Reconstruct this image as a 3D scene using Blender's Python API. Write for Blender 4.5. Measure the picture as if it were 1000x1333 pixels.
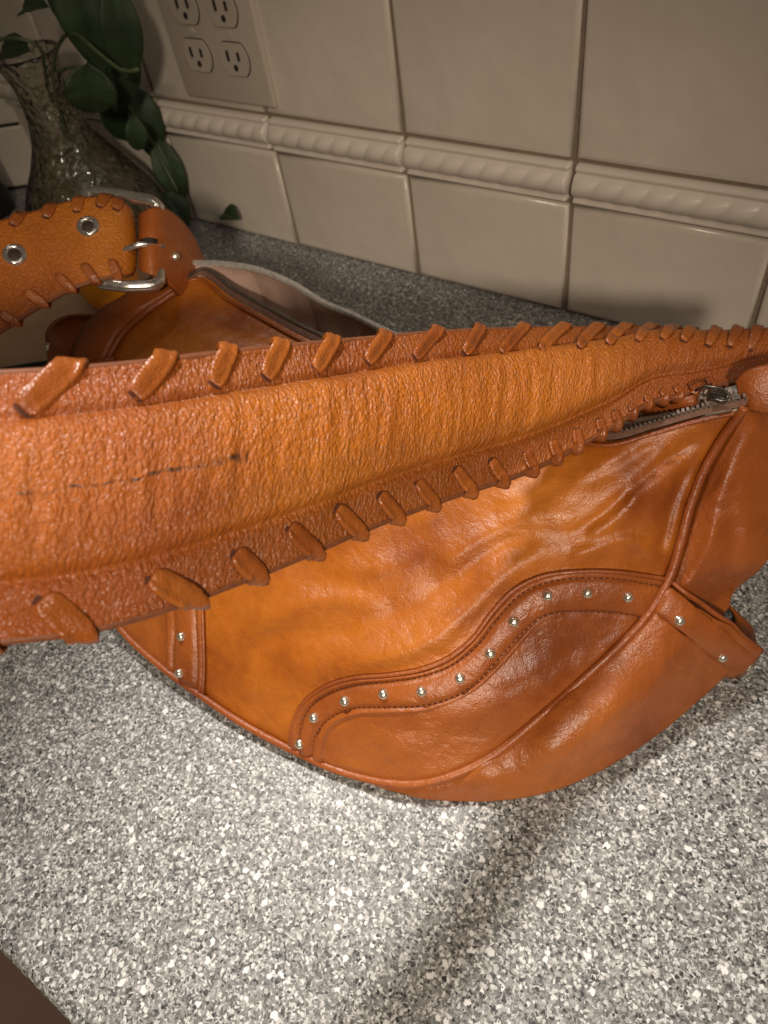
import bpy, bmesh, math, random
import numpy as np
from mathutils import Vector, Matrix
random.seed(4); rng = np.random.default_rng(4)
sc = bpy.context.scene
for o in list(bpy.data.objects): bpy.data.objects.remove(o)

# ------------------------------------------------------------------ camera
# metres; counter top is z = 0, tiled wall is y = WALL_Y; camera solved from the 6 inch tile grid
WALL_Y = 0.5319; FRONT_Y = -0.083; CAM = np.array([0.0, 0.0, 0.4039]); FPX = 949.3
_p, _r, _y = 0.86003, -0.2016, -0.73904
Fv = np.array([math.sin(_y)*math.cos(_p), math.cos(_y)*math.cos(_p), -math.sin(_p)])
_rt = np.array([math.cos(_y), -math.sin(_y), 0.0]); _up = np.cross(_rt, Fv)
Xv = math.cos(_r)*_rt + math.sin(_r)*_up; Uv = -math.sin(_r)*_rt + math.cos(_r)*_up
cam = bpy.data.cameras.new('camera'); camo = bpy.data.objects.new('camera', cam); sc.collection.objects.link(camo)
M = Matrix(((Xv[0], Uv[0], -Fv[0], CAM[0]), (Xv[1], Uv[1], -Fv[1], CAM[1]), (Xv[2], Uv[2], -Fv[2], CAM[2]), (0, 0, 0, 1)))
camo.matrix_world = M
cam.sensor_fit = 'VERTICAL'; cam.sensor_height = 36; cam.sensor_width = 27; cam.lens = 36*FPX/1333.33
cam.clip_start = 0.01; cam.clip_end = 50
cam.dof.use_dof = True; cam.dof.focus_distance = 0.34; cam.dof.aperture_fstop = 13
sc.camera = camo
# ------------------------------------------------------------------ world, lamps, exposure
P_KEY = (-0.22, 0.17, 0.08)
w = bpy.data.worlds.new('World'); sc.world = w; w.use_nodes = True
w.node_tree.nodes['Background'].inputs[0].default_value = (1.0, 0.78, 0.56, 1)
w.node_tree.nodes['Background'].inputs[1].default_value = 0.05
def lamp(name, kind, loc, target, power, color, **k):
    l = bpy.data.lights.new(name, kind); l.energy = power; l.color = color
    for a, b in k.items(): setattr(l, a, b)
    o = bpy.data.objects.new(name, l); sc.collection.objects.link(o); o.location = loc
    o.rotation_euler = (Vector(target)-Vector(loc)).to_track_quat('-Z', 'Y').to_euler()
    return o
lamp('ceiling_spot', 'SPOT', (0.42, -0.58, 0.78), tuple(P_KEY), 44, (1.0, 0.86, 0.70), spot_size=math.radians(41), spot_blend=1.0, shadow_soft_size=0.05)
lamp('ceiling_spot', 'SPOT', (-0.62, 0.40, 1.35), (-0.06, 0.01, 0), 92, (1.0, 0.94, 0.87), spot_size=math.radians(27), spot_blend=1.0, shadow_soft_size=0.06)
lamp('added_fill_panel', 'AREA', (0.75, -0.2, 1.4), (0.35, 0.5, 0.15), 6.0, (1.0, 0.86, 0.72), size=1.2)  # added soft fill, also mirrored in the metal; no such panel is known
sc.view_settings.view_transform = 'Standard'; sc.view_settings.look = 'None'; sc.view_settings.exposure = 0.0; sc.view_settings.gamma = 1

# ------------------------------------------------------------------ maths helpers
def P(u, v, D=None, z=None):
    """point seen at pixel (u,v) of a 1000x1333 frame, at view depth D or at height z"""
    u = np.asarray(u, float); v = np.asarray(v, float)
    d = Fv*FPX + Xv*(u[..., None]-500) - Uv*(v[..., None]-666.5)
    if D is None: t = (np.asarray(z, float)-CAM[2])/d[..., 2]
    else: t = np.asarray(D, float)/FPX
    return CAM + d*np.asarray(t)[..., None]
def depth(p): return (p-CAM)@Fv
def to_px(p):
    d = p-CAM; zz = d@Fv
    return 500+FPX*(d@Xv)/zz, 666.5-FPX*(d@Uv)/zz
def catmull(pts, n):
    pts = np.asarray(pts, float); k = len(pts)
    seg = np.linalg.norm(np.diff(pts, axis=0), axis=1)**0.5; t = np.r_[0, np.cumsum(seg)]
    # natural-ish hermite with centripetal parameters
    m = np.zeros_like(pts)
    for i in range(k):
        if i == 0: m[i] = (pts[1]-pts[0])/(t[1]-t[0])
        elif i == k-1: m[i] = (pts[-1]-pts[-2])/(t[-1]-t[-2])
        else:
            a = (pts[i]-pts[i-1])/(t[i]-t[i-1]); b = (pts[i+1]-pts[i])/(t[i+1]-t[i])
            h0 = t[i]-t[i-1]; h1 = t[i+1]-t[i]; m[i] = (a*h1+b*h0)/(h0+h1)
    tt = np.linspace(0, t[-1], max(n*6, 400)); out = []
    idx = np.clip(np.searchsorted(t, tt, side='right')-1, 0, k-2)
    h = t[idx+1]-t[idx]; x = (tt-t[idx])/h; x = x[:, None]; h = h[:, None]
    c = ((2*x**3-3*x**2+1)*pts[idx]+(x**3-2*x**2+x)*h*m[idx]+(-2*x**3+3*x**2)*pts[idx+1]+(x**3-x**2)*h*m[idx+1])
    L = np.r_[0, np.cumsum(np.linalg.norm(np.diff(c, axis=0), axis=1))]
    q = np.linspace(0, L[-1], n)
    return np.stack([np.interp(q, L, c[:, j]) for j in range(c.shape[1])], 1)
class TPS:
    def __init__(s, pts):
        pts = np.asarray(pts, float); s.c = pts[:, :2]/100; n = len(pts)
        A = np.zeros((n+3, n+3)); A[:n, :n] = s.phi(s.c, s.c)+np.eye(n)*1e-4
        A[:n, n] = 1; A[:n, n+1:] = s.c; A[n, :n] = 1; A[n+1:, :n] = s.c.T
        s.w = np.linalg.solve(A, np.r_[pts[:, 2], 0, 0, 0])
    @staticmethod
    def phi(a, b):
        r2 = ((a[:, None]-b[None])**2).sum(-1)+1e-12
        return 0.5*r2*np.log(r2)
    def __call__(s, u, v):
        u = np.asarray(u, float); sh = u.shape; q = np.stack([u.ravel(), np.asarray(v, float).ravel()], 1)/100
        o = np.empty(len(q))
        for i in range(0, len(q), 20000):
            k = q[i:i+20000]; o[i:i+20000] = s.phi(k, s.c)@s.w[:-3]+s.w[-3]+k@s.w[-2:]
        return o.reshape(sh)
def pdist(u, v, line):
    """distance in pixels to a polyline, and the signed side"""
    u = np.asarray(u, float); best = np.full(u.shape, 1e9); frac = np.zeros(u.shape)
    line = np.asarray(line, float); n = len(line)-1
    for i in range(n):
        a, b = line[i], line[i+1]; e = b-a; L2 = e@e+1e-9
        t = np.clip(((u-a[0])*e[0]+(v-a[1])*e[1])/L2, 0, 1)
        d = np.hypot(u-a[0]-t*e[0], v-a[1]-t*e[1]); m = d < best
        best = np.where(m, d, best); frac = np.where(m, (i+t)/n, frac)
    return best, frac
def smooth(x, a, b):
    t = np.clip((x-a)/(b-a), 0, 1); return t*t*(3-2*t)
def unit(a): return a/np.linalg.norm(a, axis=-1, keepdims=True)

# ------------------------------------------------------------------ object helpers
def raw(name, verts, faces, mats, uvs=None, sm=True, matidx=None):
    me = bpy.data.meshes.new(name); me.from_pydata([tuple(map(float, q)) for q in verts], [], [tuple(f) for f in faces])
    for m in (mats if isinstance(mats, (list, tuple)) else [mats]): me.materials.append(m)
    me.polygons.foreach_set('use_smooth', [sm]*len(me.polygons))
    if matidx is not None: me.polygons.foreach_set('material_index', matidx)
    if uvs is not None:
        ul = me.uv_layers.new(name='UVMap'); li = np.empty(len(me.loops), int); me.loops.foreach_get('vertex_index', li)
        ul.data.foreach_set('uv', np.asarray(uvs, float)[li].ravel())
    me.update(); return me
def link(name, me, parent=None, loc=(0, 0, 0), rot=None):
    o = bpy.data.objects.new(name, me); sc.collection.objects.link(o); o.parent = parent; o.location = loc
    if rot is not None: o.rotation_mode = 'QUATERNION'; o.rotation_quaternion = rot
    return o
def thing(name, label, cat, loc, group=None):
    o = bpy.data.objects.new(name, None); sc.collection.objects.link(o); o.location = loc; o.empty_display_size = 0.02
    tag(o, label, cat, group); return o
def tag(o, label, cat, group=None):
    o['label'] = label; o['category'] = cat
    if group: o['group'] = group
    return o
def rootloc(parent):
    l = Vector((0, 0, 0))
    while parent is not None: l = l+Vector(parent.location); parent = parent.parent
    return np.array(l)
def part(name, verts, faces, mat, parent=None, uvs=None, sm=True, matidx=None, solid=0, sub=0):
    v = np.asarray(verts, float)-rootloc(parent)
    o = link(name, raw(name, v, faces, mat, uvs, sm, matidx), parent)
    if solid:
        m = o.modifiers.new('s', 'SOLIDIFY'); m.thickness = abs(solid); m.offset = -1 if solid > 0 else 1
    if sub: m = o.modifiers.new('sub', 'SUBSURF'); m.levels = sub; m.render_levels = sub
    return o
def grid_faces(n, m, wrap=False, flip=False):
    """n rows of m verts"""
    f = []
    for i in range(n-1):
        for j in range(m if wrap else m-1):
            a = i*m+j; b = i*m+(j+1) % m; c = (i+1)*m+(j+1) % m; d = (i+1)*m+j
            f.append((a, d, c, b) if flip else (a, b, c, d))
    return f
def grid_part(name, G, mat, parent, uvs=None, wrap=False, flip=False, solid=0, sm=True):
    n, m = G.shape[:2]
    return part(name, G.reshape(-1, 3), grid_faces(n, m, wrap, flip), mat, parent, None if uvs is None else uvs.reshape(-1, 2), sm, solid=solid)
def frames(C):
    T = unit(np.gradient(C, axis=0)); N = np.zeros_like(T)
    a = np.array([0, 0, 1.]) if abs(T[0][2]) < .9 else np.array([1., 0, 0]); N[0] = unit(a-T[0]*(a@T[0]))
    for i in range(1, len(C)): v = N[i-1]-T[i]*(N[i-1]@T[i]); N[i] = unit(v)
    return T, N, np.cross(T, N)
def tube(C, r, k=8, caps=True):
    C = np.asarray(C, float); T, N, B = frames(C); r = np.broadcast_to(np.asarray(r, float), (len(C),))
    a = np.linspace(0, 2*np.pi, k, endpoint=False)
    V = C[:, None]+r[:, None, None]*(np.cos(a)[None, :, None]*N[:, None]+np.sin(a)[None, :, None]*B[:, None])
    f = grid_faces(len(C), k, True); V = V.reshape(-1, 3)
    if caps: f += [tuple(range(k))[::-1], tuple(range((len(C)-1)*k, len(C)*k))]
    return V, f
def tube_part(name, C, r, mat, parent, k=8): V, f = tube(C, r, k); return part(name, V, f, mat, parent)
def box(lo, hi):
    x0, y0, z0 = lo; x1, y1, z1 = hi
    v = [(x0, y0, z0), (x1, y0, z0), (x1, y1, z0), (x0, y1, z0), (x0, y0, z1), (x1, y0, z1), (x1, y1, z1), (x0, y1, z1)]
    return np.array(v, float), [(0, 3, 2, 1), (4, 5, 6, 7), (0, 1, 5, 4), (1, 2, 6, 5), (2, 3, 7, 6), (3, 0, 4, 7)]
def join(parts):
    V = []; F = []; n = 0
    for v, f in parts:
        V.append(np.asarray(v)); F += [tuple(i+n for i in q) for q in f]; n += len(v)
    return np.concatenate(V), F
def bevel_box(name, lo, hi, mat, parent=None, bev=0.002, seg=2):
    v, f = box(lo, hi); o = part(name, v, f, mat, parent, sm=True)
    m = o.modifiers.new('b', 'BEVEL'); m.width = bev; m.segments = seg; m.limit_method = 'ANGLE'
    return o
def quat_z(n): return Vector(n).to_track_quat('Z', 'Y')

# ------------------------------------------------------------------ materials
def newmat(name):
    m = bpy.data.materials.new(name); m.use_nodes = True; nt = m.node_tree
    return m, nt, nt.nodes['Principled BSDF']
def nd(nt, t, **k):
    n = nt.nodes.new(t)
    for a, b in k.items():
        if a.startswith('i_'): n.inputs[a[2:].replace('_', ' ')].default_value = b
        else: setattr(n, a, b)
    return n
def ramp(nt, src, stops, interp='LINEAR'):
    r = nt.nodes.new('ShaderNodeValToRGB'); r.color_ramp.interpolation = interp
    e = r.color_ramp.elements
    while len(e) < len(stops): e.new(0.5)
    for i, (p, c) in enumerate(stops): e[i].position = p; e[i].color = c if len(c) == 4 else (*c, 1)
    nt.links.new(src, r.inputs[0]); return r.outputs[0]
def mth(nt, op, a, b=None, c=None, clamp=False):
    n = nt.nodes.new('ShaderNodeMath'); n.operation = op; n.use_clamp = clamp
    for i, x in enumerate((a, b, c)):
        if x is None: continue
        if isinstance(x, (int, float)): n.inputs[i].default_value = x
        else: nt.links.new(x, n.inputs[i])
    return n.outputs[0]
def mixc(nt, f, a, b, mode='MIX'):
    n = nt.nodes.new('ShaderNodeMix'); n.data_type = 'RGBA'; n.blend_type = mode
    for i, x in ((0, f), (6, a), (7, b)):
        if isinstance(x, (int, float)): n.inputs[i].default_value = x
        elif isinstance(x, tuple): n.inputs[i].default_value = (*x, 1) if len(x) == 3 else x
        else: nt.links.new(x, n.inputs[i])
    return n.outputs[2]
def noise(nt, vec, scale, detail=3, rough=.5, dist=0):
    n = nd(nt, 'ShaderNodeTexNoise'); n.inputs['Scale'].default_value = scale; n.inputs['Detail'].default_value = detail
    n.inputs['Roughness'].default_value = rough; n.inputs['Distortion'].default_value = dist
    nt.links.new(vec, n.inputs['Vector']); return n.outputs[0]
def voro(nt, vec, scale, feature='F1', out='Distance', rand=1.0):
    n = nd(nt, 'ShaderNodeTexVoronoi', feature=feature); n.inputs['Scale'].default_value = scale
    n.inputs['Randomness'].default_value = rand
    if feature == 'SMOOTH_F1': n.inputs['Smoothness'].default_value = .35
    nt.links.new(vec, n.inputs['Vector']); return n.outputs[out]
def mapping(nt, vec, scale=(1, 1, 1), loc=(0, 0, 0), rot=(0, 0, 0)):
    n = nd(nt, 'ShaderNodeMapping'); n.inputs['Scale'].default_value = scale; n.inputs['Location'].default_value = loc
    n.inputs['Rotation'].default_value = rot; nt.links.new(vec, n.inputs['Vector']); return n.outputs[0]
def bump(nt, h, strength, dist, normal=None):
    n = nd(nt, 'ShaderNodeBump'); n.inputs['Strength'].default_value = strength; n.inputs['Distance'].default_value = dist
    nt.links.new(h, n.inputs['Height'])
    if normal is not None: nt.links.new(normal, n.inputs['Normal'])
    return n.outputs[0]
def coord(nt, k='Object'): return nd(nt, 'ShaderNodeTexCoord').outputs[k]

def smooth_leather(name, c0, c1, c2, rough=.36, grain=1.0, crease=1.0, spec=.5):
    m, nt, b = newmat(name); v = coord(nt)
    n1 = noise(nt, v, 14, 4, .55); n2 = noise(nt, v, 60, 5, .6, .6)
    col = ramp(nt, n1, [(.30, c0), (.46, c1), (.72, c2)])
    col = mixc(nt, mth(nt, 'MULTIPLY', ramp(nt, n2, [(.45, (0, 0, 0)), (.75, (1, 1, 1))]), .4), col, c0)
    # fine scuffs
    sc1 = noise(nt, mapping(nt, v, (1, 3.2, 2), rot=(.3, .4, .7)), 260, 4, .7)
    col = mixc(nt, mth(nt, 'MULTIPLY', ramp(nt, sc1, [(.6, (0, 0, 0)), (.8, (1, 1, 1))]), .25), col, tuple(min(1, x*1.6+.01) for x in c2))
    nt.links.new(col, b.inputs['Base Color'])
    r = mth(nt, 'MULTIPLY_ADD', noise(nt, v, 130, 4, .7), .34, rough-.17)
    nt.links.new(r, b.inputs['Roughness']); b.inputs['Specular IOR Level'].default_value = spec
    h1 = noise(nt, v, 38, 4, .55, .8); vw = nt.nodes.new('ShaderNodeMixRGB'); vw.blend_type = 'ADD'; vw.inputs[0].default_value = .02; nq = nd(nt, 'ShaderNodeTexNoise'); nq.inputs['Scale'].default_value = 60; nt.links.new(v, nq.inputs['Vector']); nt.links.new(v, vw.inputs[1]); nt.links.new(nq.outputs['Color'], vw.inputs[2]); vein = ramp(nt, voro(nt, mapping(nt, vw.outputs[0], (1, 1.8, 1.8), rot=(.2, .5, .6)), 42, 'DISTANCE_TO_EDGE'), [(0, (0, 0, 0)), (.12, (1, 1, 1))]); h2 = voro(nt, v, 1000, 'F1'); h3 = noise(nt, v, 420, 4, .7)
    nn = bump(nt, h1, .40*crease, .004); nn = bump(nt, vein, .10*crease, .0012, nn); nn = bump(nt, h3, .26*grain, .0010, nn); nn = bump(nt, h2,   .22*grain, .0006, nn)
    nt.links.new(nn, b.inputs['Normal']); return m
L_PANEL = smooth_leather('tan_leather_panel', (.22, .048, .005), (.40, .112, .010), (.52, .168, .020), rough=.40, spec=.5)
L_BAND = smooth_leather('tan_leather_band', (.18, .042, .007), (.31, .080, .013), (.40, .118, .020), rough=.36)
L_PIPE = smooth_leather('tan_leather_piping', (.18, .040, .008), (.29, .072, .014), (.38, .110, .023), rough=.38)
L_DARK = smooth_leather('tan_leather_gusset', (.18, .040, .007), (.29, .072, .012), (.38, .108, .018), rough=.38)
L_LACE = smooth_leather('tan_leather_lacing', (.16, .036, .007), (.25, .064, .011), (.38, .115, .019), rough=.27, grain=1.4, crease=1.2)

def pebble_leather(name, cols, marks=False, fade=(0, 0, 0), stretch=.62, depth_=1.0):
    """u of the UV map runs along the strap, v across it, both in metres"""
    m, nt, b = newmat(name); uv = coord(nt, 'UV'); v = coord(nt)
    wob = noise(nt, uv, 90, 3, .6)
    n = nt.nodes.new('ShaderNodeMixRGB'); n.blend_type = 'ADD'; n.inputs[0].default_value = .0035
    nz = nd(nt, 'ShaderNodeTexNoise'); nz.inputs['Scale'].default_value = 160; nz.inputs['Detail'].default_value = 2; nt.links.new(uv, nz.inputs['Vector'])
    nt.links.new(uv, n.inputs[1]); nt.links.new(nz.outputs['Color'], n.inputs[2]); duv = n.outputs[0]
    cr = mapping(nt, duv, (1, stretch, 1))
    cell = ramp(nt, voro(nt, cr, 760, 'SMOOTH_F1'), [(.05, (1, 1, 1)), (.35, (.72,)*3), (.75, (0, 0, 0))])
    cell2 = voro(nt, mapping(nt, duv, (1, .8, 1)), 1150, 'DISTANCE_TO_EDGE'); cell2 = ramp(nt, cell2, [(.0, (0, 0, 0)), (.2, (1, 1, 1))])
    wr = noise(nt, mapping(nt, duv, (1, .12, 1)), 230, 4, .62, .4)
    reg = noise(nt, uv, 26, 2)
    n1 = noise(nt, v, 11, 4, .5)
    col = ramp(nt, n1, [(.32, cols[0]), (.5, cols[1]), (.68, cols[2])])
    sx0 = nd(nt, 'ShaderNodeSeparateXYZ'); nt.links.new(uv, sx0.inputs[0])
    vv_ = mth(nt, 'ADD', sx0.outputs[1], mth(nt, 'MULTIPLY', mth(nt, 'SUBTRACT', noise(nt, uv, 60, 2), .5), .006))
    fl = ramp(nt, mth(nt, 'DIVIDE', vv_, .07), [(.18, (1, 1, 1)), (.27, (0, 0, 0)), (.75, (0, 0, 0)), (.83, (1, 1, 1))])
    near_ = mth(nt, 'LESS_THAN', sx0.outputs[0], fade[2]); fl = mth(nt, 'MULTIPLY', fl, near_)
    col = mixc(nt, mth(nt, 'MULTIPLY', fl, .65), col, (.19, .042, .008))  # shade of the turned-back flanges put into the colour as darker brown
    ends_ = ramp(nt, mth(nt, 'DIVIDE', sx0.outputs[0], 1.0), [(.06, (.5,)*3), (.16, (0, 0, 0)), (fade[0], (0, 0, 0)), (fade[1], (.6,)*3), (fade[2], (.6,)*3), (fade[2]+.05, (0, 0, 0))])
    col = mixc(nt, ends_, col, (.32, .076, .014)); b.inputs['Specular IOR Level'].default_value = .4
    dark = tuple(x*.62 for x in cols[0])
    col = mixc(nt, mth(nt, 'MULTIPLY', mth(nt, 'SUBTRACT', 1.0, cell), .30), col, dark)
    if marks:
        sx = nd(nt, 'ShaderNodeSeparateXYZ'); nt.links.new(uv, sx.inputs[0]); U_, V_ = sx.outputs[0], sx.outputs[1]
        u0, u1, v0, v1 = marks
        t = mth(nt, 'DIVIDE', mth(nt, 'SUBTRACT', U_, u0), u1-u0)
        line = mth(nt, 'MULTIPLY_ADD', t, v1-v0, v0)
        wv = mth(nt, 'MULTIPLY', mth(nt, 'SUBTRACT', noise(nt, uv, 150, 2), .5), .004)
        d = mth(nt, 'ABSOLUTE', mth(nt, 'SUBTRACT', mth(nt, 'SUBTRACT', V_, line), wv))
        wid = mth(nt, 'MULTIPLY_ADD', mth(nt, 'POWER', mth(nt, 'MAXIMUM', t, 0.0), 4.0), .0022, .0006)
        band = mth(nt, 'SUBTRACT', 1.0, mth(nt, 'DIVIDE', d, wid), clamp=True)
        ends = mth(nt, 'MULTIPLY', mth(nt, 'GREATER_THAN', t, 0.0), mth(nt, 'LESS_THAN', t, 1.0))
        ds = ramp(nt, noise(nt, mapping(nt, uv, (1, .4, 1)), 210, 2, .5), [(.47, (0, 0, 0)), (.58, (1, 1, 1))])
        mk = mth(nt, 'MULTIPLY', mth(nt, 'MULTIPLY', band, ends), mth(nt, 'MULTIPLY_ADD', ds, 1.0, .25), clamp=True)
        col = mixc(nt, mk, col, (.055, .022, .010))
    nt.links.new(col, b.inputs['Base Color'])
    r = mth(nt, 'MULTIPLY_ADD', noise(nt, v, 200, 3, .6), .26, .25)
    nt.links.new(r, b.inputs['Roughness'])
    h = mth(nt, 'ADD', mth(nt, 'MULTIPLY', cell, .7), mth(nt, 'MULTIPLY', mth(nt, 'MULTIPLY', wr, ramp(nt, sx0.outputs[0], [(fade[0], (1.0,)*3), (fade[1], (.42,)*3)])), mth(nt, 'MULTIPLY', mth(nt, 'SUBTRACT', 1.15, fl), 2.0))); h = mth(nt, 'ADD', h, mth(nt, 'MULTIPLY', cell2, .22))
    nn = bump(nt, reg, .5, .004); nn = bump(nt, h, .75*depth_, .00085, nn)
    nt.links.new(nn, b.inputs['Normal']); return m

def metal(name, col=(.62, .58, .52), rough=.22, scr=True):
    m, nt, b = newmat(name); b.inputs['Metallic'].default_value = .9; v = coord(nt)
    c = ramp(nt, noise(nt, v, 300, 3), [(.35, tuple(x*.75 for x in col)), (.65, col)]); nt.links.new(c, b.inputs['Base Color'])
    nt.links.new(mth(nt, 'MULTIPLY_ADD', noise(nt, v, 500, 3, .7), .2, rough-.1), b.inputs['Roughness'])
    nt.links.new(bump(nt, noise(nt, v, 260, 3), .25, .0006), b.inputs['Normal']); return m
SILVER = metal('brushed_silver_metal', (.75, .70, .63), .18); STUD = metal('pale_brass_metal', (.92, .84, .68), .26); ZIPM = metal('zip_metal', (.90, .87, .80), .25); ZIPM.node_tree.nodes['Principled BSDF'].inputs['Metallic'].default_value = .55
DARKM = metal('dark_metal', (.16, .14, .12), .3)
def plain(name, c0, c1, rough=.6, scale=40, bmp=.1, dist=.001, spec=.5):
    m, nt, b = newmat(name); v = coord(nt); n = noise(nt, v, scale, 5, .6)
    nt.links.new(ramp(nt, n, [(.3, c0), (.7, c1)]), b.inputs['Base Color']); b.inputs['Roughness'].default_value = rough
    b.inputs['Specular IOR Level'].default_value = spec
    nt.links.new(bump(nt, noise(nt, v, scale*4, 4), bmp, dist), b.inputs['Normal']); return m
SLIT = plain('slit_shade', (.06, .016, .006), (.09, .024, .009), .9, 300)  # near-black brown standing for the shade inside the lace slits
EDGE = plain('leather_cut_edge', (.13, .036, .011), (.20, .06, .016), .6, 300)
THREAD = plain('brown_thread', (.07, .018, .005), (.12, .035, .010), .7, 400)
LINING = plain('lining_cloth', (.46, .29, .22), (.55, .37, .29), .75, 120, .3, .001)
TAPE = plain('zip_tape_cloth', (.11, .05, .03), (.16, .08, .05), .8, 500, .3)
BEIGE = plain('beige_lining_cloth', (.42, .33, .22), (.50, .41, .28), .8, 200, .3)

def granite():
    m, nt, b = newmat('speckled_grey_countertop'); v0 = coord(nt)
    nz = nd(nt, 'ShaderNodeTexNoise'); nz.inputs['Scale'].default_value = 420; nz.inputs['Detail'].default_value = 3; nt.links.new(v0, nz.inputs['Vector'])
    n = nt.nodes.new('ShaderNodeMixRGB'); n.blend_type = 'ADD'; n.inputs[0].default_value = .0036
    nt.links.new(v0, n.inputs[1]); nt.links.new(nz.outputs['Color'], n.inputs[2]); v = n.outputs[0]
    def chips(scale, stops, interp='CONSTANT', loc=(0, 0, 0)):
        q = nd(nt, 'ShaderNodeTexVoronoi'); q.inputs['Scale'].default_value = scale; nt.links.new(mapping(nt, v, loc=loc), q.inputs['Vector'])
        s = nd(nt, 'ShaderNodeSeparateColor'); nt.links.new(q.outputs['Color'], s.inputs[0])
        return s.outputs[0], q.outputs['Distance'], s.outputs[1]
    a, da, ha = chips(760, None)
    col = ramp(nt, a, [(0, (.018, .017, .016)), (.12, (.08, .078, .074)), (.26, (.18, .177, .17)), (.47, (.28, .274, .262)), (.68, (.45, .44, .42)), (.84, (.74, .73, .70))], 'CONSTANT')
    f, df, hf = chips(1250, None, loc=(3, 1, 2))
    fin = ramp(nt, f, [(0, (.05, .048, .045)), (.12, (.20, .195, .185)), (.5, (.34, .33, .31)), (.82, (.70, .685, .655))], 'CONSTANT')
    col = mixc(nt, .28, col, fin)
    def layer(col, scale, loc, lo, hi, rad, c, amt=1.0):
        x, dx, hx = chips(scale, None, loc=loc)
        pick = mth(nt, 'MULTIPLY', mth(nt, 'GREATER_THAN', x, lo), mth(nt, 'LESS_THAN', x, hi))
        r = mth(nt, 'MULTIPLY_ADD', hx, rad*.8, rad*.35)
        k = mth(nt, 'MULTIPLY', mth(nt, 'SUBTRACT', r, dx), 10.0, clamp=True); k = mth(nt, 'MULTIPLY', mth(nt, 'MULTIPLY', k, pick), amt)
        return mixc(nt, k, col, c)
    col = layer(col, 470, (1.3, 4, 2), .62, 1.0, .50, (.80, .79, .76), .92)
    col = layer(col, 260, (7.3, 1, 5), .80, 1.0, .46, (.90, .89, .87), 1.0)
    col = layer(col, 520, (2.1, 8, 9), .76, 1.0, .50, (.014, .013, .013), .97)
    col = layer(col, 330, (5.1, 3, 4), .84, 1.0, .42, (.045, .043, .040), .9)
    col = layer(col, 420, (9.1, 6, 1), .90, 1.0, .45, (.16, .155, .148), .8)
    col = mixc(nt, 1.0, col, (.79, .80, .81), 'MULTIPLY')
    nt.links.new(col, b.inputs['Base Color'])
    nt.links.new(mth(nt, 'MULTIPLY_ADD', noise(nt, v0, 25, 3), .2, .38), b.inputs['Roughness'])
    nt.links.new(bump(nt, noise(nt, v0, 900, 2), .03, .0005), b.inputs['Normal']); return m
GRANITE = granite()
def tile_mat(name, c0, c1, rough=.22):
    m, nt, b = newmat(name); v = coord(nt)
    oi = nd(nt, 'ShaderNodeObjectInfo')
    col = ramp(nt, noise(nt, v, 9, 3), [(.3, c0), (.7, c1)])
    k = mth(nt, 'MULTIPLY_ADD', oi.outputs['Random'], .12, .94)
    hs = nd(nt, 'ShaderNodeHueSaturation'); nt.links.new(col, hs.inputs['Color']); nt.links.new(k, hs.inputs['Value'])
    nt.links.new(hs.outputs[0], b.inputs['Base Color']); b.inputs['Roughness'].default_value = rough
    nt.links.new(bump(nt, noise(nt, v, 14, 3), .55, .006), b.inputs['Normal']); return m
TILE = tile_mat('cream_glazed_tile', (.60, .53, .435), (.68, .605, .505)); TILE_B = tile_mat('cream_glazed_border_tile', (.60, .53, .445), (.67, .60, .51), .34)
GROUT = plain('brown_grout', (.20, .155, .11), (.27, .21, .15), .9, 200, .4)
GROUT_D = plain('dark_grout', (.02, .017, .014), (.03, .025, .02), .9, 200, .4)

# ------------------------------------------------------------------ setting: counter, floor, walls
def struct(o): o['kind'] = 'structure'; return o
def rounded_slab(name, x0, x1, y0, y1, z0, z1, r, mat):
    prof = [(y1, z0), (y1, z1)]
    for a in np.linspace(90, 180, 7): prof.append((y0+r+r*math.cos(math.radians(a)), z1-r+r*math.sin(math.radians(a))))
    for a in np.linspace(180, 270, 5)[0:]: prof.append((y0+r*.5+r*.5*math.cos(math.radians(a)), z0+r*.5+r*.5*math.sin(math.radians(a))))
    n = len(prof); V = [(x, y, z) for x in (x0, x1) for y, z in prof]
    F = [(i, (i+1) % n, n+(i+1) % n, n+i) for i in range(n)]+[tuple(range(n))[::-1], tuple(range(n, 2*n))]
    o = part(name, V, F, mat, sm=False); return o
TOP = struct(rounded_slab('countertop', -1.9, 0.9, FRONT_Y, WALL_Y+.2, -0.035, 0, .008, GRANITE))
CAB = plain('brown_cabinet_paint', (.42, .27, .20), (.48, .31, .23), .5, 12)
v, f = box((-1.9, FRONT_Y+.03, -.9), (.9, WALL_Y, -.036)); struct(part('cabinet_front', v, f, CAB, sm=False))
FLOORM = plain('brown_floor', (.62, .44, .36), (.70, .50, .42), .45, 5)
v, f = box((-3, -3, -.95), (2.2, FRONT_Y+.5, -.9)); struct(part('floor', v, f, FLOORM, sm=False))

T = 0.1545; X0 = -0.5276; Z1, Z2 = 0.102, 0.1351; GW = 0.0042
v, f = box((-1.05, WALL_Y, -.02), (.9, WALL_Y+.03, .75)); wall = struct(part('wall', v, f, GROUT, sm=False))
def tile_mesh(name, wx, wz, mat, th=.006, bev=.003, nx=1):
    """pillowed tile lying in xz, face towards -y, origin at its centre"""
    prof = [(0, 0), (bev*.15, bev*.6), (bev*.6, bev*.95), (bev*1.6, bev*1.12)]
    V = []; 
    for ins, out in prof:
        for sx, sz in ((-1, -1), (1, -1), (1, 1), (-1, 1)): V.append((sx*(wx/2-ins), -th*0-out-.0008 if out else .0, sz*(wz/2-ins)))
    F = []
    for k in range(3):
        for i in range(4): a = k*4+i; b_ = k*4+(i+1) % 4; F.append((a, b_, b_+4, a+4))
    F.append((12, 13, 14, 15)); return raw(name, V, F, mat)
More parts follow.
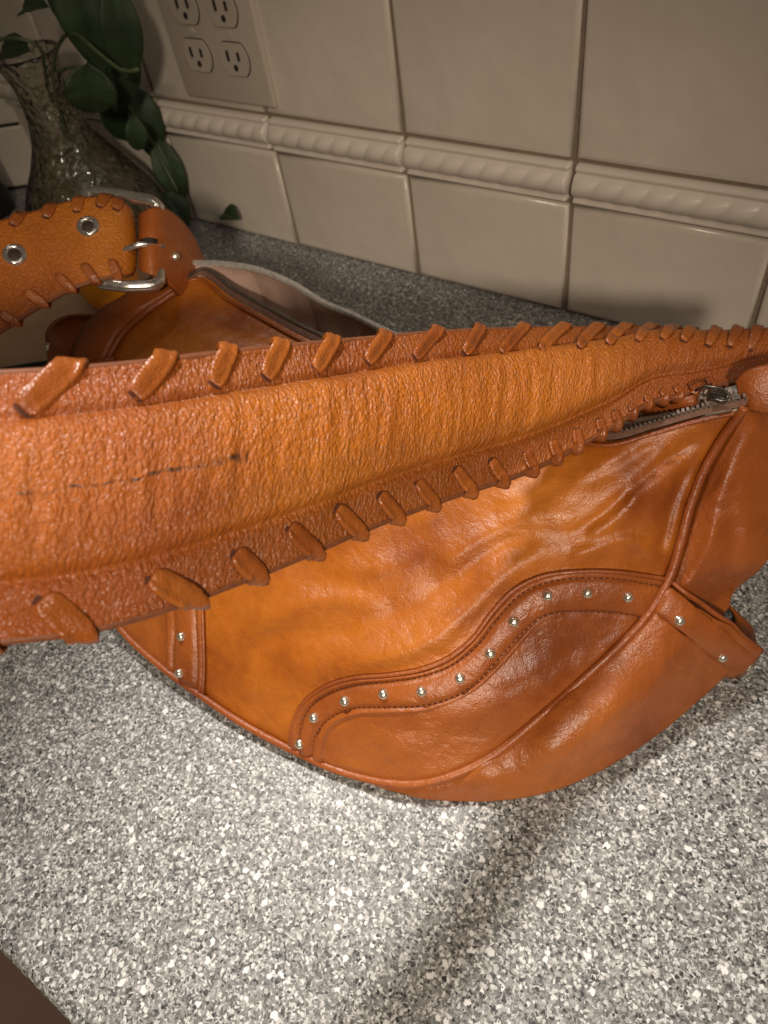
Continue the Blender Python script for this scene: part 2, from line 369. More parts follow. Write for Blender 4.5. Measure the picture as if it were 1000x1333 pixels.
def tile_at(me, name, x, z, parent, y=WALL_Y):
    o = link(name, me, parent, (x, y, z)); o.rotation_euler = (random.uniform(-.004, .004), 0, random.uniform(-.004, .004)); return o
big = tile_mesh('tile', T-GW, T-GW, TILE); low = tile_mesh('tile', T-GW, Z1-GW, TILE)
for i in range(-3, 9):
    xc = X0+(i+.5)*T
    if xc-T/2 < -1.0: continue
    tile_at(low, 'tile', xc, Z1/2, wall)
    for r in range(3): tile_at(big, 'tile', xc, Z2+(r+.5)*T, wall)
# rope moulding border tile
def border_mesh():
    n = 120; k = 26; W_ = T-GW*.9; H = Z2-Z1-GW*.7; V = []
    for i in range(n+1):
        x = -W_/2+W_*i/n
        for j in range(k+1):
            s = j/k; z = -H/2+H*s
            # lower lip, rope, upper fillet
            y = .0045
            if s < .2: y += .0048*math.sin(math.pi*min(1, s/.2)**.8)*.8
            elif s < .80:
                q = (s-.2)/.6*2-1; y += .0075*math.sqrt(max(0, 1-q*q))*(1+.0)
                ph = (x/.0193)*2*math.pi-q*1.9
                y += (.0022*(abs(math.sin(ph/2))**.7)-.0010)*math.sqrt(max(0, 1-q*q))
            else: y += .0022*math.sin(math.pi*(s-.8)/.2)
            if i in (0, n): y = 0.0
            if j in (0, k): y = 0.0
            V.append((x, -y, z))
    return raw('border_tile', V, grid_faces(n+1, k+1, flip=True), TILE_B)
bme = border_mesh()
for i in range(-3, 9):
    xc = X0+(i+.5)*T
    if xc-T/2 < -1.0: continue
    link('border_tile', bme, wall, (xc, WALL_Y, (Z1+Z2)/2))
# the wall that turns away at the far left
cdir = unit(np.array([-.826, -.548, 0])); cn = np.array([.548, -.826, 0]); corner = np.array([-.955, WALL_Y, 0])
ang = math.atan2(-cdir[1], -cdir[0])
v, f = box((-.75, 0, -.02), (.0, .03, .75)); cw = struct(part('side_wall', v, f, GROUT_D, sm=False)); cw.location = corner; cw.rotation_euler = (0, 0, ang)
sub = tile_mesh('tile', .150, .0725, TILE, bev=.002)
for r in range(8):
    for i in range(5):
        o = link('tile', sub, cw, (-.06-.1535*i+(.077 if r % 2 else 0), 0, .041+.0765*r))

# ------------------------------------------------------------------ outlet plate
PLATE = plain('ivory_plastic', (.48, .41, .33), (.50, .43, .35), .35, 20, .02); HOLE = plain('dark_slot', (.012, .010, .008), (.02, .017, .014), .8)
def wallpt(u, v):
    d = Fv*FPX+Xv*(u-500)-Uv*(v-666.5); t = WALL_Y/d[1]; return CAM+d*t
br = wallpt(367, 137); pw, ph_ = .116, .118
pc = np.array([br[0]-pw/2, WALL_Y-.0034, br[2]+ph_/2])
plate = thing('outlet_plate', 'ivory double outlet cover plate on the cream tiles above the border', 'outlet', tuple(pc))
bevel_box('cover_plate', pc+np.array([-pw/2, -.006, -ph_/2]), pc+np.array([pw/2, .002, ph_/2]), PLATE, plate, .003, 3)
def disc(c, rx, rz, y0, y1, n=28, flat=None):
    V = []; 
    for y in (y0, y1):
        for i in range(n):
            a = 2*math.pi*i/n; x = rx*math.cos(a); z = rz*math.sin(a)
            if flat: z = max(-flat, min(flat, z))
            V.append((c[0]+x, y, c[2]+z))
    F = [(i, (i+1) % n, n+(i+1) % n, n+i) for i in range(n)]+[tuple(range(n, 2*n))]
    return np.array(V), F
for gx in (-.0232, .0232):
    for gz in (.0195, -.0195):
        c = pc+np.array([gx, 0, gz]); yy = pc[1]-.006
        v, f = disc(c, .0172, .0172, yy+.001, yy+.0002, flat=.0138); rim = part('socket', *disc(c, .0176, .0176, yy+.001, yy-.0006, flat=.0142), HOLE, plate, sm=False)
        part('socket_face', *disc(c, .0168, .0168, yy+.001, yy-.0018, flat=.0134), PLATE, rim, sm=False)
        for sx, hh in ((-.0064, .0082), (.0064, .0068)):
            part('slot', *box(c+np.array([sx-.0011, -.0066-.0025, .003-hh/2]), c+np.array([sx+.0011, -.0066-.0010, .003+hh/2])), HOLE, rim, sm=False)
        part('ground_hole', *disc(c+np.array([0, 0, -.0068]), .0025, .0028, yy-.001, yy-.0023, 14), HOLE, rim, sm=False)
    part('screw', *disc(pc+np.array([gx, 0, 0]), .003, .003, pc[1]-.006, pc[1]-.0072, 14), PLATE, plate, sm=False)

# ================================================================== HANDBAG
BL = P(500, 900, z=0); bag = thing('handbag', 'tan orange leather handbag with studded pockets, laced strap and open zip on the counter', 'handbag', tuple(BL))
pipe_px = [(228, 380, .138), (192, 405, .132), (162, 432, .122), (142, 465, .112), (118, 530, .088), (100, 610, .062), (100, 690, .040), (120, 765, .026), (160, 822, .017), (210, 868, .013), (265, 908, .010), (320, 944, .008),
           (390, 981, .006), (440, 1003, .006), (500, 1018, .008), (545, 1020, .011), (590, 1009, .016), (640, 984, .022), (700, 936, .033), (760, 883, .046), (810, 836, .058), (850, 790, .070), (872, 750, .081),
           (886, 705, .096), (898, 660, .110), (915, 615, .125), (940, 570, .142), (970, 530, .160)]
top_px = [(228, 380, .138), (262, 360, .138), (300, 386, .136), (345, 411, .134), (395, 438, .132), (480, 475, .130), (590, 512, .130), (690, 548, .133), (790, 574, .140), (850, 560, .147), (910, 543, .154), (970, 530, .160)]
back_px = [(252, 345, .141), (290, 346, .141), (335, 353, .140), (380, 371, .138), (425, 398, .136), (462, 413, .135), (500, 432, .134), (600, 475, .130), (700, 508, .132), (800, 530, .138), (850, 530, .145), (905, 518, .153), (957, 515, .161)]
def with_depth(px):
    px = np.asarray(px, float); return np.c_[px[:, :2], depth(P(px[:, 0], px[:, 1], z=px[:, 2]))]
pipe3 = with_depth(pipe_px); top3 = with_depth(top_px); back3 = with_depth(back_px)
base = TPS(np.r_[pipe3, top3[1:-1]])
inner = [(250, 500, .010), (230, 640, .014), (260, 780, .014), (400, 560, .016), (380, 720, .020), (350, 860, .014), (460, 900, .016), (540, 640, .020), (560, 780, .022), (520, 960, .012), (640, 880, .016), (680, 680, .018), (720, 800, .014), (790, 640, .012), (800, 740, .010), (860, 620, .007), (640, 560, .010), (480, 520, .008), (860, 700, .006)]
S_front = TPS(np.r_[pipe3, top3[1:-1], [(u, v, float(base(u, v))-a) for u, v, a in inner]])
# folds (pixel poly-line, height in metres, half width in pixels)
folds = [([(320, 822), (370, 795), (420, 780), (470, 783), (515, 800)], .0034, 15), ([(300, 860), (350, 835), (420, 822), (480, 828)], -.0022, 14),
         ([(430, 868), (500, 855), (560, 832), (610, 792), (650, 752), (700, 722), (760, 716)], .0050, 17), ([(470, 812), (540, 790), (590, 752), (640, 715), (700, 688)], -.0030, 18),
         ([(560, 760), (600, 722), (650, 690), (720, 672), (770, 675)], .0030, 16),
         ([(735, 728), (775, 716), (815, 704), (842, 716), (856, 742)], .0042, 11), ([(760, 700), (800, 680), (822, 655), (830, 625)], .0028, 12),
         ([(925, 560), (880, 590), (830, 630), (770, 680), (720, 706)], -.0022, 9), ([(905, 600), (878, 650), (866, 700), (858, 728)], -.0032, 9), ([(928, 585), (902, 632), (888, 672), (876, 715)], .0020, 9),
         ([(840, 575), (760, 625), (700, 660), (640, 680)], .0020, 14), ([(860, 570), (800, 610), (740, 640)], -.0014, 9),
         ([(420, 745), (480, 742), (540, 728), (600, 690)], .0024, 18), ([(640, 655), (690, 640), (740, 610)], .0020, 12),
         ([(240, 430), (290, 440), (360, 450)], .002, 12), ([(280, 410), (330, 430), (370, 455)], -.0015, 8),
         ([(560, 935), (620, 925), (690, 890), (740, 850)], .0020, 22), ([(640, 905), (700, 880), (760, 825)], -.0012, 12), ([(470, 950), (520, 945), (560, 955)], -.0012, 14)]
fold_lines = [(catmull(a, 14), b, c) for a, b, c in folds]
def front_depth(u, v):
    u = np.asarray(u, float); v = np.asarray(v, float); D = S_front(u, v)
    e, _ = pdist(u, v, pipe3[:, :2]); e2, _ = pdist(u, v, top3[:, :2]); fade = smooth(np.minimum(e, e2), 2, 26)
    for ln, a, wd in fold_lines:
        d, t = pdist(u, v, ln); D = D-.88*a*np.exp(-(d/wd)**2)*smooth(t, -.02, .2)*(1-smooth(t, .75, 1.02))*fade
    D = D-.0011*np.sin(u*.031+v*.017+2*np.sin(v*.021))*np.cos(v*.027-u*.012)*fade
    return D+.0026*(1-smooth(np.minimum(e, 99), 0, 12))   # dips into the piping seam
def surf_pt(fn, u, v, off=0.0):
    u = np.asarray(u, float); v = np.asarray(v, float); D = fn(u, v); p = P(u, v, D)
    a = P(u+1., v, fn(u+1., v))-p; b = P(u, v+1., fn(u, v+1.))-p; n = unit(np.cross(b, a)); n = np.where(((CAM-p)*n).sum(-1, keepdims=True) > 0, n, -n)
    return p+n*np.asarray(off)[..., None], n
pipeC = catmull(pipe3[:, :2], 360); topC = catmull(top3[:, :2], 360)
def front_grid(nt_=130):
    t = np.linspace(0, 1, nt_); t = t**.9
    Uu = topC[None, :, 0]*(1-t[:, None])+pipeC[None, :, 0]*t[:, None]; Vv = topC[None, :, 1]*(1-t[:, None])+pipeC[None, :, 1]*t[:, None]
    return Uu, Vv
Uu, Vv = front_grid(); G = P(Uu, Vv, front_depth(Uu, Vv)); grid_part('front_panel', G, L_PANEL, bag, solid=-.0)
# piping all round the front panel
def pipe3d(px, n): c = catmull(px, n); return P(c[:, 0], c[:, 1], c[:, 2])
PC = pipe3d(pipe3, 500); _k = np.linspace(0, 1, 500); PC = PC+unit(CAM-PC)*(.0008+.0021*smooth(_k, .50, .60)*(1-smooth(_k, .80, .88)))[:, None]; tube_part('piping', PC, .0023, L_PIPE, bag, 10)
PC2 = PC+np.array([.0, .0, -.0018])+Xv*0.0; 
# --- pocket on the front: band edge, stitch rows, studs
Sedge = catmull([(379, 973), (383, 940), (398, 913), (425, 893), (462, 881), (510, 877), (547, 871), (582, 857), (615, 831), (640, 797), (668, 767), (700, 751), (742, 743), (800, 743), (869, 753)], 260)
st_out = catmull([(391, 972), (394, 944), (408, 917), (431, 901), (466, 890), (511, 886), (550, 880), (588, 865), (622, 838), (648, 805), (675, 775), (704, 760), (742, 752), (800, 752), (864, 763)], 600)
st_in = catmull([(407, 985), (413, 956), (430, 935), (460, 922), (500, 920), (546, 918), (590, 907), (621, 888), (650, 855), (680, 822), (706, 801), (742, 795), (795, 796), (836, 802)], 600)
ia = int(np.argmin(np.hypot(*(pipeC-Sedge[0]).T))); ib = int(np.argmin(np.hypot(*(pipeC-Sedge[-1]).T)))
Qc = catmull(pipeC[ia:ib+1:3], 260)
def band_off(u, v, edge, so, si, lim=43):
    dE, _ = pdist(u, v, edge[::4]); dO, _ = pdist(u, v, so[::10]); dI, _ = pdist(u, v, si[::10])
    o = .0007+.0014*smooth(dE, 0, 5); tot = dO+dI+1e-6; o = o+.0021*np.clip(4*dO*dI/tot**2, 0, 1)**.6*(1-smooth(tot, lim, lim+7))
    o = o-.0009*np.exp(-(dO/3.2)**2)-.0009*np.exp(-(dI/3.2)**2); return o
t = np.linspace(0, 1, 110)**1.25
Uu = Sedge[None, :, 0]*(1-t[:, None])+Qc[None, :, 0]*t[:, None]; Vv = Sedge[None, :, 1]*(1-t[:, None])+Qc[None, :, 1]*t[:, None]
off = band_off(Uu, Vv, Sedge, st_out, st_in)*(.25+.75*smooth(pdist(Uu, Vv, Qc[::3])[0], 0, 9))
Gp, _n = surf_pt(front_depth, Uu, Vv, off); skirt, _n = surf_pt(front_depth, Uu[:1], Vv[:1], np.full(Uu[:1].shape, -.002))
front_pocket = grid_part('pocket_panel', np.r_[skirt, Gp], L_BAND, bag)
ec, _n = surf_pt(front_depth, Sedge[:, 0], Sedge[:, 1], np.full(len(Sedge), .0016)); tube_part('pocket_edge', ec, .0012, L_PIPE, front_pocket, 6)
def stitches(name, fn, line, parent, offf, step=.0031, L=.0020, r=.00042):
    q, n = surf_pt(fn, line[:, 0], line[:, 1], offf); s = np.r_[0, np.cumsum(np.linalg.norm(np.diff(q, axis=0), axis=1))]; parts = []
    for a in np.arange(0, s[-1]-L, step):
        p0 = np.array([np.interp(a, s, q[:, k]) for k in range(3)]); p1 = np.array([np.interp(a+L, s, q[:, k]) for k in range(3)]); nn = n[int(np.searchsorted(s, a))]
        parts.append(tube(np.array([p0-nn*.0004, p0*.7+p1*.3+nn*.0002, p0*.3+p1*.7+nn*.0002, p1-nn*.0004]), r, 5))
    o = part(name, *join(parts), THREAD, parent); o['kind'] = 'stuff'; return o
def line_off(line): return band_off(line[:, 0], line[:, 1], Sedge, st_out, st_in)+.00025
stitches('stitching', front_depth, st_out, front_pocket, line_off(st_out)); stitches('stitching', front_depth, st_in, front_pocket, line_off(st_in))
def lathe_mesh(name, prof, n, mat):
    V = []; 
    for r, z in prof:
        for i in range(n): a = 2*math.pi*i/n; V.append((r*math.cos(a), r*math.sin(a), z))
    F = grid_faces(len(prof), n, True, flip=False)+[tuple(range(n))[::-1], tuple(range((len(prof)-1)*n, len(prof)*n))]
    return raw(name, V, F, mat)
stud_me = lathe_mesh('stud', [(.0029, -.0005), (.0029, .0001), (.0028, .0003)]+[(.0027*math.cos(math.radians(a)), .0004+.0022*math.sin(math.radians(a))) for a in range(0, 90, 12)]+[(.0001, .0025)], 20, STUD)
def stud(fn, u, v, parent, off=.0036):
    p, n = surf_pt(fn, np.array([float(u)]), np.array([float(v)]), np.array([off])); link('stud', stud_me, parent, tuple(p[0]-rootloc(parent)), quat_z(n[0]))
for u, v in [(394, 965), (414, 931), (454, 910), (504, 902), (551, 898), (599, 880), (637, 847), (668, 806), (710, 773), (761, 768), (813, 773)]:
    o_ = float(band_off(np.array([float(u)]), np.array([float(v)]), Sedge, st_out, st_in)[0]); stud(front_depth, u, v, front_pocket, o_+.0003)
# --- second pocket, at the left under the strap
Sl = catmull([(266, 907), (268, 870), (267, 825), (264, 780), (245, 735), (200, 700), (150, 690), (104, 690)], 160)
sl_out = catmull([(258, 902), (260, 870), (259, 825), (256, 785), (240, 745), (200, 712), (150, 702), (110, 702)], 400)
sl_in = catmull([(229, 882), (229, 850), (231, 815), (228, 790), (215, 768), (190, 752), (150, 745), (118, 745)], 400)
ja = int(np.argmin(np.hypot(*(pipeC-Sl[-1]).T))); jb = int(np.argmin(np.hypot(*(pipeC-Sl[0]).T)))
Ql = catmull(pipeC[ja:jb+1:2][::-1], 160); t = np.linspace(0, 1, 70)**1.2
Uu = Sl[None, :, 0]*(1-t[:, None])+Ql[None, :, 0]*t[:, None]; Vv = Sl[None, :, 1]*(1-t[:, None])+Ql[None, :, 1]*t[:, None]
off = band_off(Uu, Vv, Sl, sl_out, sl_in)*(.25+.75*smooth(pdist(Uu, Vv, Ql[::3])[0], 0, 9))
Gp, _n = surf_pt(front_depth, Uu, Vv, off); skirt, _n = surf_pt(front_depth, Uu[:1], Vv[:1], np.full(Uu[:1].shape, -.002))
left_pocket = grid_part('pocket_panel', np.r_[skirt, Gp], L_BAND, bag, flip=True)
ec, _n = surf_pt(front_depth, Sl[:, 0], Sl[:, 1], np.full(len(Sl), .0016)); tube_part('pocket_edge', ec, .0012, L_PIPE, left_pocket, 6)
for ln in (sl_out, sl_in): stitches('stitching', front_depth, ln, left_pocket, band_off(ln[:, 0], ln[:, 1], Sl, sl_out, sl_in))
for u, v in [(243, 827), (240, 874), (238, 778)]:
    o_ = float(band_off(np.array([float(u)]), np.array([float(v)]), Sl, sl_out, sl_in)[0]); stud(front_depth, u, v, left_pocket, o_+.0003)

# --- gusset on the right: lower pocket part and upper part
out_px = [(481, 1014, .006), (502, 1021.5, .003), (530, 1027, .001), (570, 1033, .001), (640, 1034, .001), (700, 1026, .001), (765, 1002, .001), (840, 957, .002), (905, 904, .006), (948, 861, .014), (981, 835, .026), (1005, 770, .055), (1022, 700, .082), (1035, 620, .11), (1035, 560, .135), (1000, 512, .158)]
out3 = with_depth(out_px)
gp = [p for p in pipe3 if p[0] > 480 and p[1] < 1025]
gb = TPS(np.r_[np.array(gp), out3])
ginn = [(640, 1008, .006), (720, 970, .012), (800, 905, .014), (870, 850, .012), (920, 800, .010), (930, 700, .012), (960, 620, .012), (760, 930, .014), (985, 700, .012)]
S_gus = TPS(np.r_[np.array(gp), out3, [(u, v, float(gb(u, v))-a) for u, v, a in ginn]])
gpipe = np.array(gp)[:, :2]
gfolds = [(catmull(a, 10), b, c) for a, b, c in [([(690, 995), (740, 965), (790, 930)], .0008, 16), ([(830, 905), (855, 880), (862, 850)], .0007, 10),
          ([(900, 760), (920, 720), (930, 680)], .003, 14), ([(950, 800), (955, 740), (958, 690)], -.003, 12), ([(935, 650), (955, 600), (985, 560)], .002, 14)]]
def gus_depth(u, v):
    u = np.asarray(u, float); D = S_gus(u, v); e, _ = pdist(u, v, gpipe)
    for ln, a, wd in gfolds:
        d, t = pdist(u, v, ln); D = D-a*np.exp(-(d/wd)**2)*smooth(e, 2, 20)
    D = D-.0004*np.sin(u*.045+v*.021)*np.cos(v*.038-u*.016)*smooth(e, 4, 30)
    return D+.0022*(1-smooth(e, 0, 10))
E_px = catmull([(869, 753), (900, 776), (942, 807), (984, 838)], 60)
kp = int(np.argmin(np.hypot(*(pipeC-E_px[0]).T))); k0 = int(np.argmin(np.hypot(*(pipeC-np.array([480, 1013])).T)))
innerC = catmull(pipeC[k0:kp+1:3][::-1], 200)               # from the pocket corner down to the bottom
outer_low = catmull(out3[:11, :2][::-1], 200)
t = np.linspace(0, 1, 90)
Uu = innerC[None, :, 0]*(1-t[:, None])+outer_low[None, :, 0]*t[:, None]; Vv = innerC[None, :, 1]*(1-t[:, None])+outer_low[None, :, 1]*t[:, None]
gso = catmull([(872, 766), (905, 790), (945, 820), (978, 845)], 200); gsi = catmull([(855, 800), (880, 818), (915, 846), (950, 872)], 200)
def gband(u, v): return band_off(u, v, E_px, gso, gsi, 42)+.004*smooth(-pdist(u, v, np.array([[984, 838], [960, 820]]))[0], -60, 0)
curl = np.where(t > .93, (t-.93)/.07, 0)[:, None]
off = gband(Uu, Vv)*(.2+.8*smooth(pdist(Uu, Vv, innerC[::3])[0], 0, 9))
Gg, _n = surf_pt(gus_depth, Uu, Vv, off)
# the open end: first column is the pocket mouth; extend rows under the bag
under = Gg[-1].copy(); under[:, 2] = np.minimum(under[:, 2], .001); rows = [Gg]
for k_, (dy, dz) in enumerate(((.006, .0), (.03, .0), (.07, .0))):
    q = Gg[-1]+np.array([-.1, .95, 0])*dy*(1-.93*smooth(outer_low[:, 0], 830, 940))[:, None]; q[:, 2] = np.maximum(.0008, Gg[-1][:, 2]-dy*1.2); rows.append(q[None])
gusset_pocket = grid_part('side_pocket_panel', np.concatenate(rows), L_BAND, bag, flip=True)
m_ = gusset_pocket.modifiers.new('s', 'SOLIDIFY'); m_.thickness = .0018; m_.offset = -1
for ln in (gso, gsi): stitches('stitching', gus_depth, ln, gusset_pocket, gband(ln[:, 0], ln[:, 1])+.0010)
for u, v in [(877, 803), (929, 846)]: stud(gus_depth, u, v, gusset_pocket, float(gband(np.array([float(u)]), np.array([float(v)]))[0])+.0016)
ec, _n = surf_pt(gus_depth, E_px[:, 0], E_px[:, 1], np.full(len(E_px), .0012)+.004*smooth(-pdist(E_px[:, 0], E_px[:, 1], np.array([[984, 838], [960, 820]]))[0], -60, 0)); tube_part('pocket_edge', ec, .0014, L_PIPE, gusset_pocket, 8)
stud(gus_depth, 969, 861, gusset_pocket, .004)
# back half of the pocket mouth
bm_top = catmull(np.c_[[984, 983, 975, 960, 940], [838, 824, 810, 799, 790], [float(gus_depth(984., 838.))-.003, .428, .437, .445, .45]], 24)
Tp = P(bm_top[:, 0], bm_top[:, 1], bm_top[:, 2]); Bt = Tp.copy(); Bt[:, 2] = .004; Bt += np.array([-.012, .004, 0])
grid_part('pocket_back', np.stack([Tp*(1-a)+Bt*a for a in np.linspace(0, 1, 8)]), L_DARK, gusset_pocket, solid=.0018)
# upper gusset
kq = len(pipeC)-1; upIn = catmull(pipeC[kp-8:kq+1:2], 120); upOut = catmull([(940, 850), (960, 815), (980, 772), (1004, 728), (1030, 660), (1038, 600), (1035, 550), (1000, 512)], 120)
t = np.linspace(0, 1, 60); Uu = upIn[None, :, 0]*(1-t[:, None])+upOut[None, :, 0]*t[:, None]; Vv = upIn[None, :, 1]*(1-t[:, None])+upOut[None, :, 1]*t[:, None]
low_ = smooth(Vv, 730, 800)
Gu, _n = surf_pt(gus_depth, Uu, Vv, -.0015-.010*low_*smooth(t, .1, .9)[:, None]); rows = [Gu]
for dy in (.01, .03, .06): rows.append((Gu[-1]+np.array([-.6, .8, -.25])*dy)[None])
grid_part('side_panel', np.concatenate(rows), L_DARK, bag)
# --- bottom left underside
uC = catmull(pipe3[4:15, :2], 100); uD = np.interp(np.linspace(0, 1, 100), np.linspace(0, 1, 11), pipe3[4:15, 2]); tu = P(uC[:, 0], uC[:, 1], S_front(uC[:, 0], uC[:, 1]))
rows = [tu]; 
for k_ in (.3, .7, 1.): q = tu+np.array([.25, .97, 0])*(.07*k_); q[:, 2] = tu[:, 2]*(1-k_)**1.5+.001; rows.append(q)
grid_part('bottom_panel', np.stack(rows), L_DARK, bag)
# --- zip edges, lining, back panel
zf = catmull(top3, 300); ZF = P(zf[:, 0], zf[:, 1], zf[:, 2]); zb = catmull(back3, 300); ZB = P(zb[:, 0], zb[:, 1], zb[:, 2])
rows = []
for k_, (dy, dz) in enumerate(((0, 0), (.003, -.003), (.010, -.014), (.022, -.04), (.045, -.07), (.04, -.11), (.0, -.135))):
    q = ZB+np.array([0, dy, 0]); q[:, 2] = np.maximum(.001, ZB[:, 2]+dz); rows.append(q)
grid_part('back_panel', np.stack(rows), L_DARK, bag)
def lining_rows(Z, sgn):
    rows = []; a = np.linspace(0, 1, len(Z)); win = (smooth(a, 0, .12)*(1-smooth(a, .80, .97)))[:, None]
    for dy, dz in ((0, -.001), (.003, -.006), (.006, -.03), (-.004, -.06), (-.02, -.1)):
        q = Z+np.array([0, sgn*dy, dz])*(win*.97+.03); q[:, 2] = np.maximum(.012, q[:, 2]); rows.append(q)
    return np.stack(rows)
lb = lining_rows(ZB, 1); wob = .003*np.sin(np.arange(300)*.11)+.002*np.sin(np.arange(300)*.29+1); lb[2:, :, 1] -= np.abs(wob)[None]; lf = lining_rows(ZF, -.6)
grid_part('lining', lb, LINING, bag); grid_part('lining', lf, BEIGE, bag)
grid_part('lining_bottom', np.stack([lb[-1], (lb[-1]+lf[-1])/2-np.array([0, 0, .003]), lf[-1]]), LINING, bag)
ZIP_SHADED = metal('shaded_zip_metal', (.42, .37, .31), .32)  # darker copy of the zip metal: shade on the front teeth as colour
def zipper(Z, inward, parent, wd_=.009, big=1., zm=None):
    inw = np.array(inward); Z2_ = Z+inw*wd_
    up = np.array([0, 0, 1.])
    tp = grid_part('zip_tape', np.stack([Z+up*.0004, Z+inw*wd_*.5+up*.0006, Z2_-up*.0008]), TAPE, parent)
    s = np.r_[0, np.cumsum(np.linalg.norm(np.diff(Z2_, axis=0), axis=1))]; parts = []; T_ = unit(np.gradient(Z2_, axis=0))
    for a in np.arange(.002, s[-1]-.001, .0022):
        c = np.array([np.interp(a, s, Z2_[:, k]) for k in range(3)]); tt = T_[min(len(T_)-1, int(np.searchsorted(s, a)))]; side = unit(np.cross(tt, up)); nn = np.cross(side, tt)
        b_, f_ = box((-.0006, -.0015*big, -.0015*big), (.0006, .0015*big, .0015*big)); parts.append((c+b_[:, :1]*tt+b_[:, 1:2]*side+b_[:, 2:]*nn, f_))
    o = part('zip_teeth', *join(parts), zm or ZIPM, tp, sm=False); o['kind'] = 'stuff'; return tp
zipper(ZF+np.array([0, 0, .0005]), (0, .45, .35), bag, .009, .75, ZIP_SHADED); zb_t = zipper(ZB+np.array([0, 0, .0005]), (0, -.3, .9), bag, .0018, 1.0)
# folded leather rims beside the zip
rim = ZF+np.array([0, -.004, .0006]); tube_part('zip_seam', rim[8:-4], .0011, L_DARK, bag, 8)
# slider with its pull at the right end
sp = P(935, 516, z=.166); sl = bevel_box('zip_slider', sp-np.array([.0045, .003, .002]), sp+np.array([.0045, .003, .002]), DARKM, bag, .0015)
tube_part('pull_ring', P(np.array([905, 920, 940, 950, 945, 925]), np.array([508, 503, 506, 514, 522, 520]), z=np.array([.168, .171, .172, .170, .169, .169])), .0008, DARKM, sl, 8)
tube_part('leather_pull', P(np.array([905, 885, 860, 838]), np.array([520, 525, 529, 534]), z=np.array([.160, .154, .148, .142])), np.array([.0025, .003, .003, .0025]), L_DARK, sl, 8)
g = np.stack([P(np.linspace(800, 915, 20), np.linspace(556, 517, 20), z=np.linspace(.120, .145, 20)), P(np.linspace(800, 915, 20), np.linspace(536, 505, 20), z=np.linspace(.118, .142, 20))]); grid_part('lining_flap', g, BEIGE, bag)
# --- left end: side strip running into its pocket mouth
gl = catmull(with_depth([(205, 352, .140), (158, 386, .136), (130, 402, .128), (105, 430, .117), (90, 462, .106), (82, 510, .09), (78, 580, .07)]), 60)
gr = catmull(pipe3[:6], 60); rows = []
for a in np.linspace(0, 1, 16):
    uu = gl[:, 0]*(1-a)+gr[:, 0]*a; vv = gl[:, 1]*(1-a)+gr[:, 1]*a; dd = gl[:, 2]*(1-a)+gr[:, 2]*a-.013*math.sqrt(max(0, 1-(2*a-1)**2))*np.linspace(.6, 1, 60)+.002*a**8; rows.append(P(uu, vv, dd))
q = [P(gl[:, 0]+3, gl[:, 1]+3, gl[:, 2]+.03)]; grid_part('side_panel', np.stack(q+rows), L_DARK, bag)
rimL = catmull(with_depth([(140, 414, .098), (112, 411, .100), (84, 414, .104), (66, 426, .108), (63, 442, .110), (74, 458, .111), (94, 468, .112), (118, 472, .113), (150, 466, .113)]), 70)
RT = P(rimL[:, 0], rimL[:, 1], rimL[:, 2]); RB = RT*0.35+P(118, 600, z=.05)*.65; RB[:, 2] = np.minimum(RT[:, 2]-.03, .07)
lp = grid_part('pocket_mouth', np.stack([RT, RT*.7+RB*.3+np.array([-.003, -.003, 0]), RB]), L_BAND, bag, solid=.0022)
tube_part('pocket_edge', RT, .0016, L_PIPE, lp, 8)
p_ = P(67, 450, z=.1105); link('stud', stud_me, lp, tuple(p_+np.array([-.002, -.002, 0])-rootloc(lp)), quat_z(unit(CAM-p_)+np.array([-.9, 0, 0])))

# ================================================================== strap
topE = [(1040, 436, .385), (1000, 432, .380), (950, 426, .376), (900, 421, .372), (850, 418, .367), (800, 419, .360), (700, 422, .340), (600, 427, .312), (500, 436, .286), (400, 446, .262), (300, 456, .242), (200, 468, .226), (100, 477, .213), (0, 483, .203)]
botE = [(1040, 462, .352), (1000, 472, .350), (950, 488, .347), (900, 503, .343), (850, 514, .338), (800, 548, .330), (700, 604, .312), (600, 640, .292), (500, 678, .270), (400, 722, .250), (300, 762, .232), (200, 797, .217), (100, 822, .206), (0, 834, .198)]
TE = [P(*a[:2], a[2]) for a in topE]; BE = [P(*a[:2], a[2]) for a in botE]
up = unit(TE[-1]-BE[-1]); c0 = (TE[-1]+BE[-1])/2; wdt = np.linalg.norm(TE[-1]-BE[-1])
t2 = [(0, 292, .462), (50, 278, .470), (100, 264, .478), (140, 260, .482), (160, 268, .486)]; b2 = [(0, 432, .448), (50, 400, .458), (100, 374, .466), (140, 362, .470), (164, 358, .478)]
T2 = [P(*a[:2], a[2]) for a in t2]; B2 = [P(*a[:2], a[2]) for a in b2]
cE = (T2[0]+B2[0])/2; up2 = unit(T2[0]-B2[0]); w2 = np.linalg.norm(T2[0]-B2[0])
tan0 = unit((TE[-1]+BE[-1])/2-(TE[-2]+BE[-2])/2); tan1 = unit((T2[1]+B2[1])/2-cE)
for s in (.12, .25, .38, .5, .62, .75, .88):               # the loop that leaves the frame on the left and comes back
    h = 1.0; p0, p1 = c0, cE; m0, m1 = tan0*.62, tan1*.62
    c = (2*s**3-3*s**2+1)*p0+(s**3-2*s**2+s)*m0+(-2*s**3+3*s**2)*p1+(s**3-s**2)*m1
    uu = unit(up*(1-s)+up2*s); ww = wdt*(1-s)+w2*s; TE.append(c+uu*ww/2); BE.append(c-uu*ww/2)
TE += T2; BE += B2
TE += [P(167, 276, .496), P(150, 280, .503), P(110, 285, .503)]; BE += [P(169, 354, .488), P(152, 352, .496), P(112, 356, .496)]
NS = 620; both = catmull(np.c_[np.array(TE), np.array(BE)], NS); TEc, BEc = both[:, :3], both[:, 3:]
